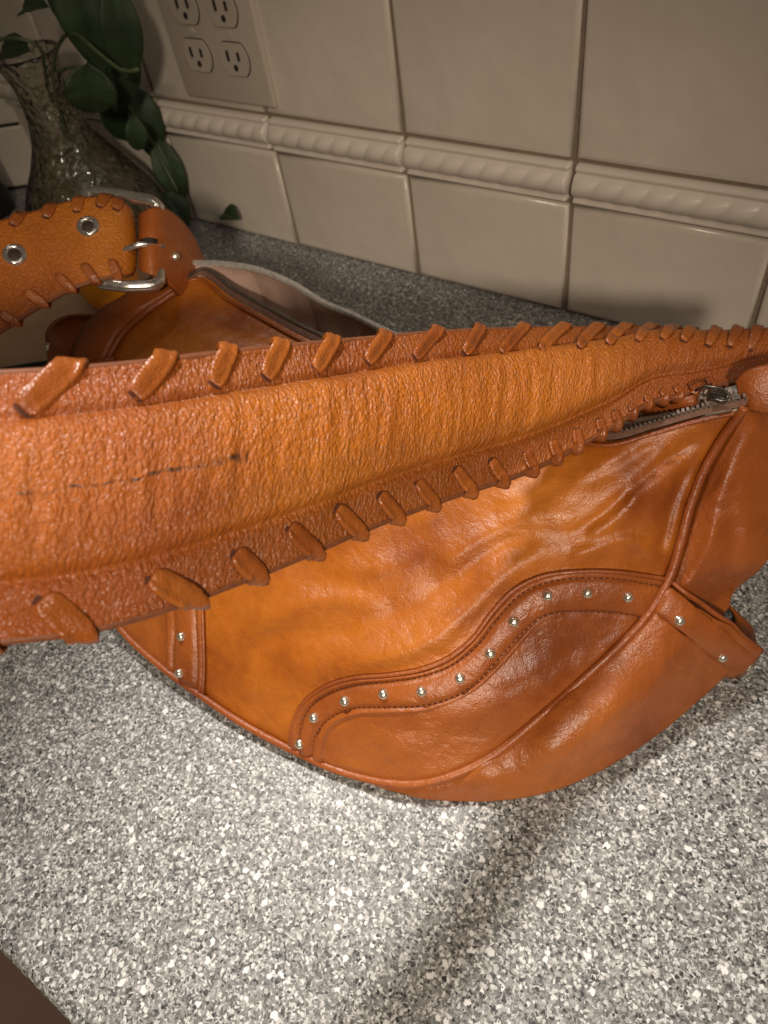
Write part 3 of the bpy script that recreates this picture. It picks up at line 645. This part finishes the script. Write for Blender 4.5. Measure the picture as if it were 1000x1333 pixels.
cen = (TEc+BEc)/2; sl_ = np.r_[0, np.cumsum(np.linalg.norm(np.diff(cen, axis=0), axis=1))]; Tn = unit(np.gradient(cen, axis=0)); Wd = unit(TEc-BEc); Nn = unit(np.cross(Wd, Tn))
if Nn[200]@(CAM-cen[200]) < 0: Nn = -Nn
W_ = np.linalg.norm(TEc-BEc, axis=1)
def prof(t, s):
    """height of the outer face over the edge plane at t (0 bottom edge, 1 top edge)"""
    a, b = .215, .815
    q = np.clip((t-a)/(b-a), 0, 1); pil = .0080*np.sin(np.pi*q)**.5*(q > 0)*(q < 1)
    fl = .0009; gro = -.0012*(np.exp(-((t-a)/.025)**2)+np.exp(-((t-b)/.025)**2))
    return fl+pil+gro
S_LOOP = sl_[int(np.argmin(np.abs(to_px(cen)[0][:NS//2]+60)))]
def drop(s, t):
    t = np.asarray(t); return .0042*(1-smooth(s, S_LOOP+.02, S_LOOP+.12))*(smooth(.215-t, 0, .215)+smooth(t-.815, 0, .185))
K = 72; tt = np.linspace(0, 1, K); hp = prof(tt, 0)
wr = np.zeros((NS, K)); 
for k_ in range(26):
    ph = rng.uniform(0, 6.28); fr = rng.uniform(380, 1100); sk = rng.uniform(-14, 14); wr += .00006*np.sin(sl_[:, None]*fr+tt[None]*sk*.35+ph)*(.5+.5*np.sin(tt[None]*rng.uniform(3, 12)+rng.uniform(0, 6)))
pilw = (np.sin(np.pi*np.clip((tt-.2)/.62, 0, 1)))[None]
edgew = .0011*np.sin(sl_*95)+.0006*np.sin(sl_*210+1)
front = BEc[:, None]*(1-tt)[None, :, None]+TEc[:, None]*tt[None, :, None]+Nn[:, None]*(-drop(sl_[:, None], tt[None])[..., None]+hp[None, :, None]+(wr*pilw*1.6)[..., None]+(edgew[:, None]*(1-pilw)*.35)[..., None])
tb = tt[::-1]; hb = -.0032-.0020*np.sin(np.pi*tb)**.6
back = BEc[:, None]*(1-tb)[None, :, None]+TEc[:, None]*tb[None, :, None]+Nn[:, None]*(hb[None, :, None]-drop(sl_[:, None], tb[None])[..., None])
# where the strap comes back its inner face is the one in view: keep it flat-ish and pebbled
ring = np.concatenate([front, back], 1); Uc = np.concatenate([np.broadcast_to(tt, (NS, K)), np.broadcast_to(tb, (NS, K))], 1)*.07
UVs = np.stack([np.broadcast_to(sl_[:, None], Uc.shape), Uc], -1)
# locate the ink marks in strap coordinates
def strap_uv(u, v):
    pu, pv = to_px(front.reshape(-1, 3)); i = int(np.argmin((pu-u)**2+(pv-v)**2)); return sl_[i//K], tt[i % K]*.07
m0 = strap_uv(22, 644); m1 = strap_uv(322, 590)
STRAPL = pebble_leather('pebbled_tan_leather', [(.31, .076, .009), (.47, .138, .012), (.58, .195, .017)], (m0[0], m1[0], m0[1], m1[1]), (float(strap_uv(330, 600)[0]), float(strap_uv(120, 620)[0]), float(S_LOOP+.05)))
faces = grid_faces(NS, 2*K, True); n_ = 2*K; faces += [tuple(range(n_))[::-1], tuple(range((NS-1)*n_, NS*n_))]
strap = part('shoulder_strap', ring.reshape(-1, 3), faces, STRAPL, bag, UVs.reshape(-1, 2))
# thin cut edges along the strap
for E_, s_ in ((TEc, 1), (BEc, -1)):
    tube_part('cut_edge', E_-Nn*(.0012+drop(sl_, np.ones(NS))[:, None])+Wd*(.0002*s_), .0017, EDGE, strap, 8)
# lacing: each thong is a flat strip laid diagonally over the edge
def strap_point(i, t, h):
    i = np.clip(i, 0, NS-1); lo = np.floor(i).astype(int); hi = np.minimum(lo+1, NS-1); f = (i-lo)[:, None]
    def L(A): return A[lo]*(1-f)+A[hi]*f
    ds = drop(L(sl_[:, None])[:, 0], np.clip(t, 0, 1))
    return L(BEc)*(1-t)[:, None]+L(TEc)*t[:, None]+unit(L(Nn))*(h-ds)[:, None]
def lace(tip, edge, top, width, lift=.0011, face=1):
    """tip and edge are (station, t) pairs; the strip rises from a slit at tip, crosses to the edge and wraps behind"""
    n = 13; (i0, t0), (i1, t1) = tip, edge; e = 1.0 if top else 0.0; d = 1 if top else -1
    path = []; H = []
    a = np.linspace(0, 1, n); ii = i0+(i1-i0)*a; t_ = t0+(e-t0)*a; hh = prof(t_, 0)*face if face > 0 else -(.0032+.0020*np.sin(np.pi*t_)**.6)
    hh = hh+face*(lift*np.minimum(1, np.sin(np.pi*np.clip(a*.9+.02, 0, 1))*2.2)+.0002); hh[0] += face*.0005
    extra = [(i1+(i1-i0)*.12, e+d*.036, .0008*face), (i1+(i1-i0)*.20, e+d*.050, -.0018*face), (i1+(i1-i0)*.25, e+d*.030, -.0056*face), (i1+(i1-i0)*.45, e-d*.14, -.0062*face)]
    ii = np.r_[ii, [x[0] for x in extra]]; t_ = np.r_[t_, [x[1] for x in extra]]; hh = np.r_[hh, [x[2] for x in extra]]
    if face < 0: hh = np.r_[hh[:n], np.array([-.001, .001, .004, .0046])-.002]
    C = strap_point(ii, t_, hh); T_ = unit(np.gradient(C, axis=0)); out = strap_point(ii, t_, hh+.001*face)-C
    m = n+4; cc = np.linspace(-1, 1, 11); wv = width*1.2/2*np.interp(np.arange(m), [0, 1, 3, 6, m-1], [.55, .80, .95, 1, .95])
    Nl = np.zeros((m, 3)); 
    outw = unit(out); 
    for j in range(m):
        o_ = outw[j].copy()
        if j >= n: 
            ang_ = [50, 95, 150, 180][j-n]; o_ = outw[j]*math.cos(math.radians(ang_))+unit(Wd[int(np.clip(i1, 0, NS-1))])*d*math.sin(math.radians(ang_))
        o_ = o_-T_[j]*(o_@T_[j]); Nl[j] = unit(o_)
    B_ = np.cross(T_, Nl)
    rows = C[:, None]+B_[:, None]*(wv[:, None]*cc[None])[..., None]+Nl[:, None]*((.00070*np.sqrt(np.maximum(0, 1-cc**4))-.00030*np.exp(-((cc-.25)/.22)**2)+.0001*np.sin(cc*11))[None, :, None])
    low = C[:, None]+B_[:, None]*(wv[:, None]*cc[None, ::-1])[..., None]-Nl[:, None]*(.0005)
    R_ = np.concatenate([rows, low], 1); ff = grid_faces(m, 22, True); ff += [tuple(range(22))[::-1], tuple(range((m-1)*22, m*22))]
    # flat dark patch: shade of the punched slit at the thong's tip, as colour
    sc_ = strap_point(np.array([float(i0)]), np.array([float(t0)]), np.array([(prof(np.array([t0]), 0)[0] if face > 0 else -.0046)*1.0]))[0]+Nl[2]*.0003-T_[1]*width*.06; k0_ = len(R_.reshape(-1, 3))
    q_ = [sc_+B_[1]*math.cos(x)*width*.42+T_[1]*math.sin(x)*width*.16 for x in np.linspace(0, 2*math.pi, 13)[:-1]]
    ff.append(tuple(range(k0_, k0_+12))); mi = [0]*(len(ff)-1)+[1]
    return part('lacing', np.r_[R_.reshape(-1, 3), np.array(q_)], ff, [L_LACE, SLIT], strap, matidx=mi)
fu, fv = to_px(front.reshape(-1, 3)); fu = fu.reshape(NS, K); fv = fv.reshape(NS, K); infr = np.zeros(NS, bool); infr[:360] = True
def locate(u, v, rng_):
    a, b = rng_; sub_ = (fu[a:b]-u)**2+(fv[a:b]-v)**2; k = int(np.argmin(sub_)); return a+k//K, tt[k % K]
iL = int(np.argmin(np.abs(fu[:, 36]-(-30))[:NS//2])); R1 = (0, iL); i2 = NS-1-int(np.argmax((fu[::-1, 36] < 0)))
R2 = (i2-4, NS)
tops = [((28, 532), (88, 474), .0075), ((178, 516), (212, 462), .0066), ((276, 500), (298, 452), .0060), ((346, 490), (366, 447), .0060), ((412, 481), (432, 443), .0056), ((478, 472), (500, 436), .0054), ((541, 466), (570, 431), .0052), ((602, 462), (624, 427), .0050), ((652, 460), (682, 424), .0050), ((704, 456), (732, 422), .0050), ((754, 452), (776, 419), .0050), ((792, 448), (816, 419), .0048), ((830, 444), (850, 418), .0046), ((862, 442), (880, 418), .0046), ((890, 444), (912, 420), .0046), ((920, 450), (944, 426), .0046), ((948, 453), (968, 429), .0046), ((976, 455), (994, 431), .0046)]
bots = [((54, 780), (104, 824), .0078), ((198, 749), (250, 786), .0074), ((304, 718), (338, 750), .0068), ((378, 687), (408, 717), .0064), ((437, 663), (466, 695), .0062), ((492, 646), (516, 674), .0058), ((544, 627), (563, 654), .0056), ((593, 612), (612, 638), .0056), ((640, 600), (655, 622), .0054), ((683, 587), (695, 608), .0052), ((718, 574), (726, 596), .0050), ((750, 560), (756, 580), .0048), ((778, 548), (784, 565), .0046), ((800, 536), (806, 550), .0044), ((820, 527), (826, 538), .0042), ((840, 518), (846, 526), .004), ((860, 510), (866, 515), .004), ((880, 505), (886, 510), .004), ((898, 500), (905, 505), .004), ((920, 495), (928, 499), .004)]
for a, b, wd in tops: lace(locate(*a, R1), (locate(*b, R1)[0], 1), True, wd)
for a, b, wd in bots: lace(locate(*a, R1), (locate(*b, R1)[0], 0), False, wd)
for a, b in [((20, 299), (28, 284)), ((61, 289), (68, 273)), ((101, 280), (106, 264)), ((133, 275), (137, 260)), ((150, 278), (152, 262))]:
    lace(locate(*a, R2), (locate(*b, R2)[0], 1), True, .0062, face=-1)
for a, b in [((2, 413), (20, 424)), ((38, 386), (56, 398)), ((76, 364), (92, 378)), ((112, 350), (126, 364)), ((144, 345), (152, 358))]:
    lace(locate(*a, R2), (locate(*b, R2)[0], 0), False, .0052, face=-1)
# the part of the strap that loops back outside the frame is laced the same way
sA, sB = sl_[iL]+.016, sl_[i2]-.012
for s_ in np.arange(sA, sB, .0235):
    f_ = 1 if s_ < sA+.6*(sB-sA) else -1
    ix = lambda q: float(np.interp(q, sl_, np.arange(NS)))
    lace((ix(s_+.004), .86), (ix(s_-.005), 1), True, .0070, face=f_); lace((ix(s_-.003), .15), (ix(s_-.014), 0), False, .0070, face=f_)
# eyelets on the returning piece of strap
eye_me = lathe_mesh('eyelet', [(.0038, -.0006), (.0038, .0006), (.0046, .0013), (.0058, .0015), (.0068, .0010), (.0074, .0000), (.0074, -.0006)], 32, SILVER)
for p in list(eye_me.polygons): pass
bm = bmesh.new(); bm.from_mesh(eye_me); bmesh.ops.delete(bm, geom=[f for f in bm.faces if len(f.verts) > 4], context='FACES_ONLY'); bm.to_mesh(eye_me); bm.free()
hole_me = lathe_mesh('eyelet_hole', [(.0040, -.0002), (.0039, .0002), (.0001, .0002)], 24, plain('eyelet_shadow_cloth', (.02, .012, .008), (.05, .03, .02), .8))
for u, v in [(23, 346), (123, 311)]:
    i_, t_ = locate(u, v, R2); i_ = min(i_, NS-20); h = -(.0032+.0020*math.sin(math.pi*t_)**.6); p = strap_point(np.array([float(i_)]), np.array([t_]), np.array([h-.0004]))[0]; n = -Nn[i_]
    e = link('eyelet', eye_me, strap, tuple(p-rootloc(strap)), quat_z(n)); link('eyelet_hole', hole_me, strap, tuple(p+n*.0002-rootloc(strap)), quat_z(n))

# ================================================================== buckle and end tabs
bk = [(115, 249, .487), (160, 254, .487), (198, 262, .487), (207, 270, .488), (207, 300, .487), (206, 345, .486), (208, 366, .480), (200, 372, .477), (165, 373, .474), (135, 369, .473), (120, 360, .476), (113, 300, .482), (112, 255, .486)]
bk = np.array(bk+[bk[0]], float); c = P(bk[:, 0], bk[:, 1], bk[:, 2]); c = np.concatenate([np.linspace(c[i], c[i+1], 6)[:-1] for i in range(len(c)-1)]+[c[-1:]])
V_, F_ = tube(c, .0040, 12); buckle = part('buckle', V_, F_, SILVER, bag)
tube_part('prong', P(np.array([212, 200, 182, 160, 140]), np.array([322, 318, 318, 326, 330]), np.array([.484, .478, .474, .476, .480])), np.array([.0022, .0022, .002, .0018, .0014]), SILVER, buckle, 10)
tabT = catmull([(275, 352, .540), (262, 326, .528), (247, 298, .514), (228, 278, .498), (212, 270, .486), (197, 270, .480), (185, 275, .483), (180, 280, .492), (186, 283, .502)], 60)
tabB = catmull([(275, 395, .535), (262, 398, .522), (245, 390, .508), (228, 376, .494), (212, 360, .482), (197, 357, .475), (184, 353, .478), (179, 351, .487), (186, 352, .497)], 60)
rows = [P(tabT[:, 0]*(1-a)+tabB[:, 0]*a, tabT[:, 1]*(1-a)+tabB[:, 1]*a, tabT[:, 2]*(1-a)+tabB[:, 2]*a-.002*math.sin(math.pi*a)) for a in np.linspace(0, 1, 24)]
tab = grid_part('buckle_tab', np.stack(rows), L_DARK, bag, solid=.0028)
sn = P(228, 334, .490); link('snap', stud_me, tab, tuple(sn-rootloc(tab)), quat_z(unit(CAM-sn)))
v, f = tube(P(np.array([184., 193, 204]), np.array([314., 312, 314]), np.array([.4765, .4735, .4765])), .0016, 8); part('prong_slot', v, f, HOLE, tab)
# right end tab: rounded leather loop over the strap end
rt = [(962, 498, .338), (975, 484, .334), (1000, 476, .330), (1040, 470, .33), (1080, 480, .335)]; rb = [(968, 520, .342), (980, 530, .338), (1005, 536, .335), (1040, 535, .335), (1080, 525, .34)]
A_ = catmull(rt, 30); B_ = catmull(rb, 30); rows = []
for a in np.linspace(0, 1, 14): rows.append(P(A_[:, 0]*(1-a)+B_[:, 0]*a, A_[:, 1]*(1-a)+B_[:, 1]*a, A_[:, 2]*(1-a)+B_[:, 2]*a-.0015*math.sin(math.pi*a)**.7))
grid_part('strap_tab', np.stack(rows), L_DARK, bag, solid=.003)

# ================================================================== things behind the bag
WOOD = plain('tan_board_wood', (.50, .32, .19), (.60, .41, .26), .5, 30)
bp = [P(-260, 500, z=.045), P(62, 436, z=.045), P(215, 385, z=.045), P(0, 330, z=.045)]
def slab(pts, z0, z1): 
    V = [(p[0], p[1], z0) for p in pts]+[(p[0], p[1], z1) for p in pts]; n = len(pts)
    return np.array(V), [tuple(range(n))[::-1], tuple(range(n, 2*n))]+[(i, (i+1) % n, n+(i+1) % n, n+i) for i in range(n)]
b0 = P(130, 445, z=.045); dx = unit(P(62, 436, z=.045)-P(0, 446, z=.045)); dy = np.array([-dx[1], dx[0], 0])
if dy[1] < 0: dy = -dy
b0 = b0+dx*.045
pts = [b0-dx*.42, b0, b0+dy*.15, b0+dy*.15-dx*.42]
board = part('wooden_board', *slab(pts, .034, .045), WOOD, sm=False); m_ = board.modifiers.new('b', 'BEVEL'); m_.width = .002; m_.segments = 2
tag(board, 'tan wooden board lying behind the handbag under the orange', 'board')
BLACK = plain('black_plastic', (.008, .008, .009), (.014, .013, .013), .35)
pts2 = [b0-dx*.41+dy*.004, b0-dx*.01+dy*.004, b0-dx*.01+dy*.14, b0-dx*.41+dy*.14]
block = part('black_block', *slab(pts2, .0005, .0335), BLACK, sm=False); tag(block, 'low black tray under the tan wooden board', 'block')  # plain black block filling the space below the board
ORG, nt, b = newmat('orange_peel'); v = coord(nt); nt.links.new(ramp(nt, noise(nt, v, 30, 3), [(.3, (.85, .27, .006)), (.7, (.92, .34, .010))]), b.inputs['Base Color']); b.inputs['Roughness'].default_value = .4
nt.links.new(bump(nt, voro(nt, v, 500), .3, .0006), b.inputs['Normal'])
R_ = .027; oc = P(141, 366, z=.0452+R_*.95)
me = bpy.data.meshes.new('orange'); bm = bmesh.new(); bmesh.ops.create_uvsphere(bm, u_segments=40, v_segments=24, radius=R_)
for q in bm.verts: q.co.z *= .95; r_ = math.hypot(q.co.x, q.co.y); q.co.z -= .004*math.exp(-(r_/.006)**2)*(1 if q.co.z > 0 else -1)
bm.to_mesh(me); bm.free(); me.materials.append(ORG); me.polygons.foreach_set('use_smooth', [True]*len(me.polygons))
og = thing('orange', 'ripe orange sitting on the wooden board below the buckle', 'orange', tuple(oc-np.array([0, 0, R_*.95]))); link('peel', me, og, (0, 0, R_*.95))
link('stem_button', lathe_mesh('stem_button', [(.002, 0), (.0022, .001), (.0012, .0016)], 10, plain('stem_green', (.05, .06, .02), (.08, .09, .03))), og, (0, 0, R_*1.78))
# vase
GL, nt, b = newmat('crackled_clear_glass'); v = coord(nt); b.inputs['Transmission Weight'].default_value = 1; b.inputs['Roughness'].default_value = .06; b.inputs['Base Color'].default_value = (.90, .89, .80, 1); b.inputs['IOR'].default_value = 1.45
nt.links.new(bump(nt, mth(nt, 'ADD', voro(nt, v, 110, 'DISTANCE_TO_EDGE'), noise(nt, v, 80, 3)), .8, .004), b.inputs['Normal'])
VB = np.array([-.715, .430, 0]); vase = thing('glass_vase', 'clear crackled glass carafe vase with plant cuttings beside the corner', 'vase', tuple(VB))
pr = [(.052, .000), (.066, .004), (.074, .025), (.076, .045), (.071, .068), (.058, .092), (.042, .115), (.030, .138), (.0245, .160), (.0235, .178), (.026, .195), (.031, .210)]
pr = catmull(pr, 50); inn = [(max(.001, r-.0028), z) for r, z in pr[::-1] if z > .006]+[(.001, .006)]
me = lathe_mesh('glass_body', [(.001, 0)]+[tuple(x) for x in pr]+inn, 64, GL); link('glass_body', me, vase)
WAT, nt, b = newmat('cloudy_water'); b.inputs['Transmission Weight'].default_value = .9; b.inputs['Base Color'].default_value = (.62, .56, .40, 1); b.inputs['Roughness'].default_value = .1; b.inputs['IOR'].default_value = 1.33
wp = [(.001, .007)]+[(r-.0034, z) for r, z in pr if .008 < z < .125]+[(.001, .124)]; link('water', lathe_mesh('water', wp, 48, WAT), vase)
# plant cuttings
LEAF = plain('dark_green_leaf', (.012, .026, .008), (.028, .055, .016), .6, 25, .3, .002); STEM = plain('green_stem', (.045, .06, .025), (.09, .11, .05), .5, 60)
def leaf(center, tipdir, normal, L, Wd_, parent, fold=.25):
    tipdir = unit(np.array(tipdir, float)); n = np.array(normal, float); n = unit(n-tipdir*(n@tipdir)); s = np.cross(tipdir, n); rows = []
    for a in np.linspace(0, 1, 14):
        w_ = Wd_/2*math.sin(math.pi*a**.8)**.75+.0004; row = []
        for c in np.linspace(-1, 1, 9): row.append(np.array(center)+tipdir*L*(a-.5)+s*c*w_+n*(fold*abs(c)*w_-.25*L*(a-.5)**2*2+.02*Wd_*math.sin(a*24)*abs(c)-.05*Wd_*math.exp(-(c/.1)**2)))
        rows.append(row)
    return grid_part('leaf', np.array(rows), LEAF, parent, solid=.0006)
def cutting(label, pts, leaves, r=.0016):
    pts = np.array(pts, float); o = thing('plant_cutting', label, 'plant', tuple(pts[0]), 'plant cuttings in the glass vase')
    tube_part('stem', catmull(pts, 30), r, STEM, o, 7)
    for c, d, n, L, w_ in leaves: leaf(c, d, n, L, w_, o)
toC = unit(CAM-VB)
def Y(u, v, y): d = Fv*FPX+Xv*(u-500)-Uv*(v-666.5); return CAM+d*(y/d[1])
cutting('leafy cutting with the large dark leaf beside the outlet, leaning right from the vase', [VB+[.0, 0, .05], Y(70, 110, .425), Y(80, 52, .42), Y(100, 45, .41), Y(130, 70, .40), Y(160, 92, .40), Y(180, 90, .40)],
        [(Y(118, 10, .43), Y(150, 110, .42)-Y(110, -60, .43), toC+[0, 0, .4], .105, .056), (Y(160, 52, .44), Y(172, 120, .44)-Y(150, -10, .44), toC, .080, .032), (Y(118, 122, .41), Y(125, 170, .41)-Y(118, 80, .41), toC+[.2, 0, .2], .048, .042), (Y(150, 95, .46), Y(160, 170, .46)-Y(135, 30, .46), toC+[.5, 0, 0], .09, .045)])
cutting('leafy cutting drooping behind the vase down to the counter', [VB+[.01, .01, .05], Y(75, 100, .44), Y(120, 90, .45), Y(160, 130, .48), Y(195, 180, .50), Y(232, 250, .50)],
        [(Y(192, 165, .505), Y(212, 230, .505)-Y(175, 110, .505), toC+[.3, 0, 0], .075, .034), (Y(222, 225, .505), Y(245, 280, .505)-Y(200, 180, .505), toC+[0, -.3, .2], .07, .030), (Y(160, 150, .50), Y(165, 220, .50)-Y(150, 100, .50), toC, .075, .045), (Y(228, 275, .49), Y(250, 300, .49)-Y(215, 250, .49), toC, .045, .035),
         (Y(298, 278, .505), Y(312, 282, .50)-Y(280, 270, .51), toC+[0, 0, .3], .030, .020), (Y(178, 178, .46), Y(182, 215, .46)-Y(170, 150, .46), toC, .035, .020)])
cutting('leafy cutting leaning left from the top of the vase', [VB+[-.008, 0, .05], Y(62, 110, .43), Y(50, 60, .42), Y(25, 50, .41), Y(-20, 55, .40)],
        [(Y(38, 6, .43), Y(60, 0, .43)-Y(10, 14, .43), toC+[0, 0, .5], .042, .022), (Y(10, 64, .42), Y(-30, 75, .42)-Y(40, 55, .42), toC+[0, 0, .5], .055, .026), (Y(88, 0, .43), Y(98, 40, .43)-Y(78, -50, .43), toC, .06, .030)])
# dark wooden box on the left, black canister
DW = plain('dark_brown_wood', (.035, .018, .010), (.055, .028, .015), .5, 30)
a_ = P(-120, 160, D=.93); bx = cdir
def obox(name, c, hx, hy, z0, z1, mat):
    pts = [c+sx*hx*cdir+sy*hy*cn for sx, sy in ((-1, -1), (1, -1), (1, 1), (-1, 1))]; return part(name, *slab(pts, z0, z1), mat, sm=False)
wc = corner+cdir*.32+cn*.05
o = obox('wooden_shelf', wc, .21, .049, .115, .165, DW); tag(o, 'dark brown wooden shelf on the side wall at the far left', 'shelf')
cc = P(-10, 300, z=.0); 
can = thing('black_canister', 'black canister standing on the counter at the far left edge', 'canister', (cc[0]-.05, cc[1]+.02, 0))
link('canister_body', lathe_mesh('canister_body', [(.04, 0), (.045, .003), (.045, .08), (.042, .084)], 40, BLACK), can); link('lid', lathe_mesh('lid', [(.044, .0845), (.044, .092), (.02, .094), (.008, .096), (.008, .104), (.001, .105)], 40, BLACK), can)
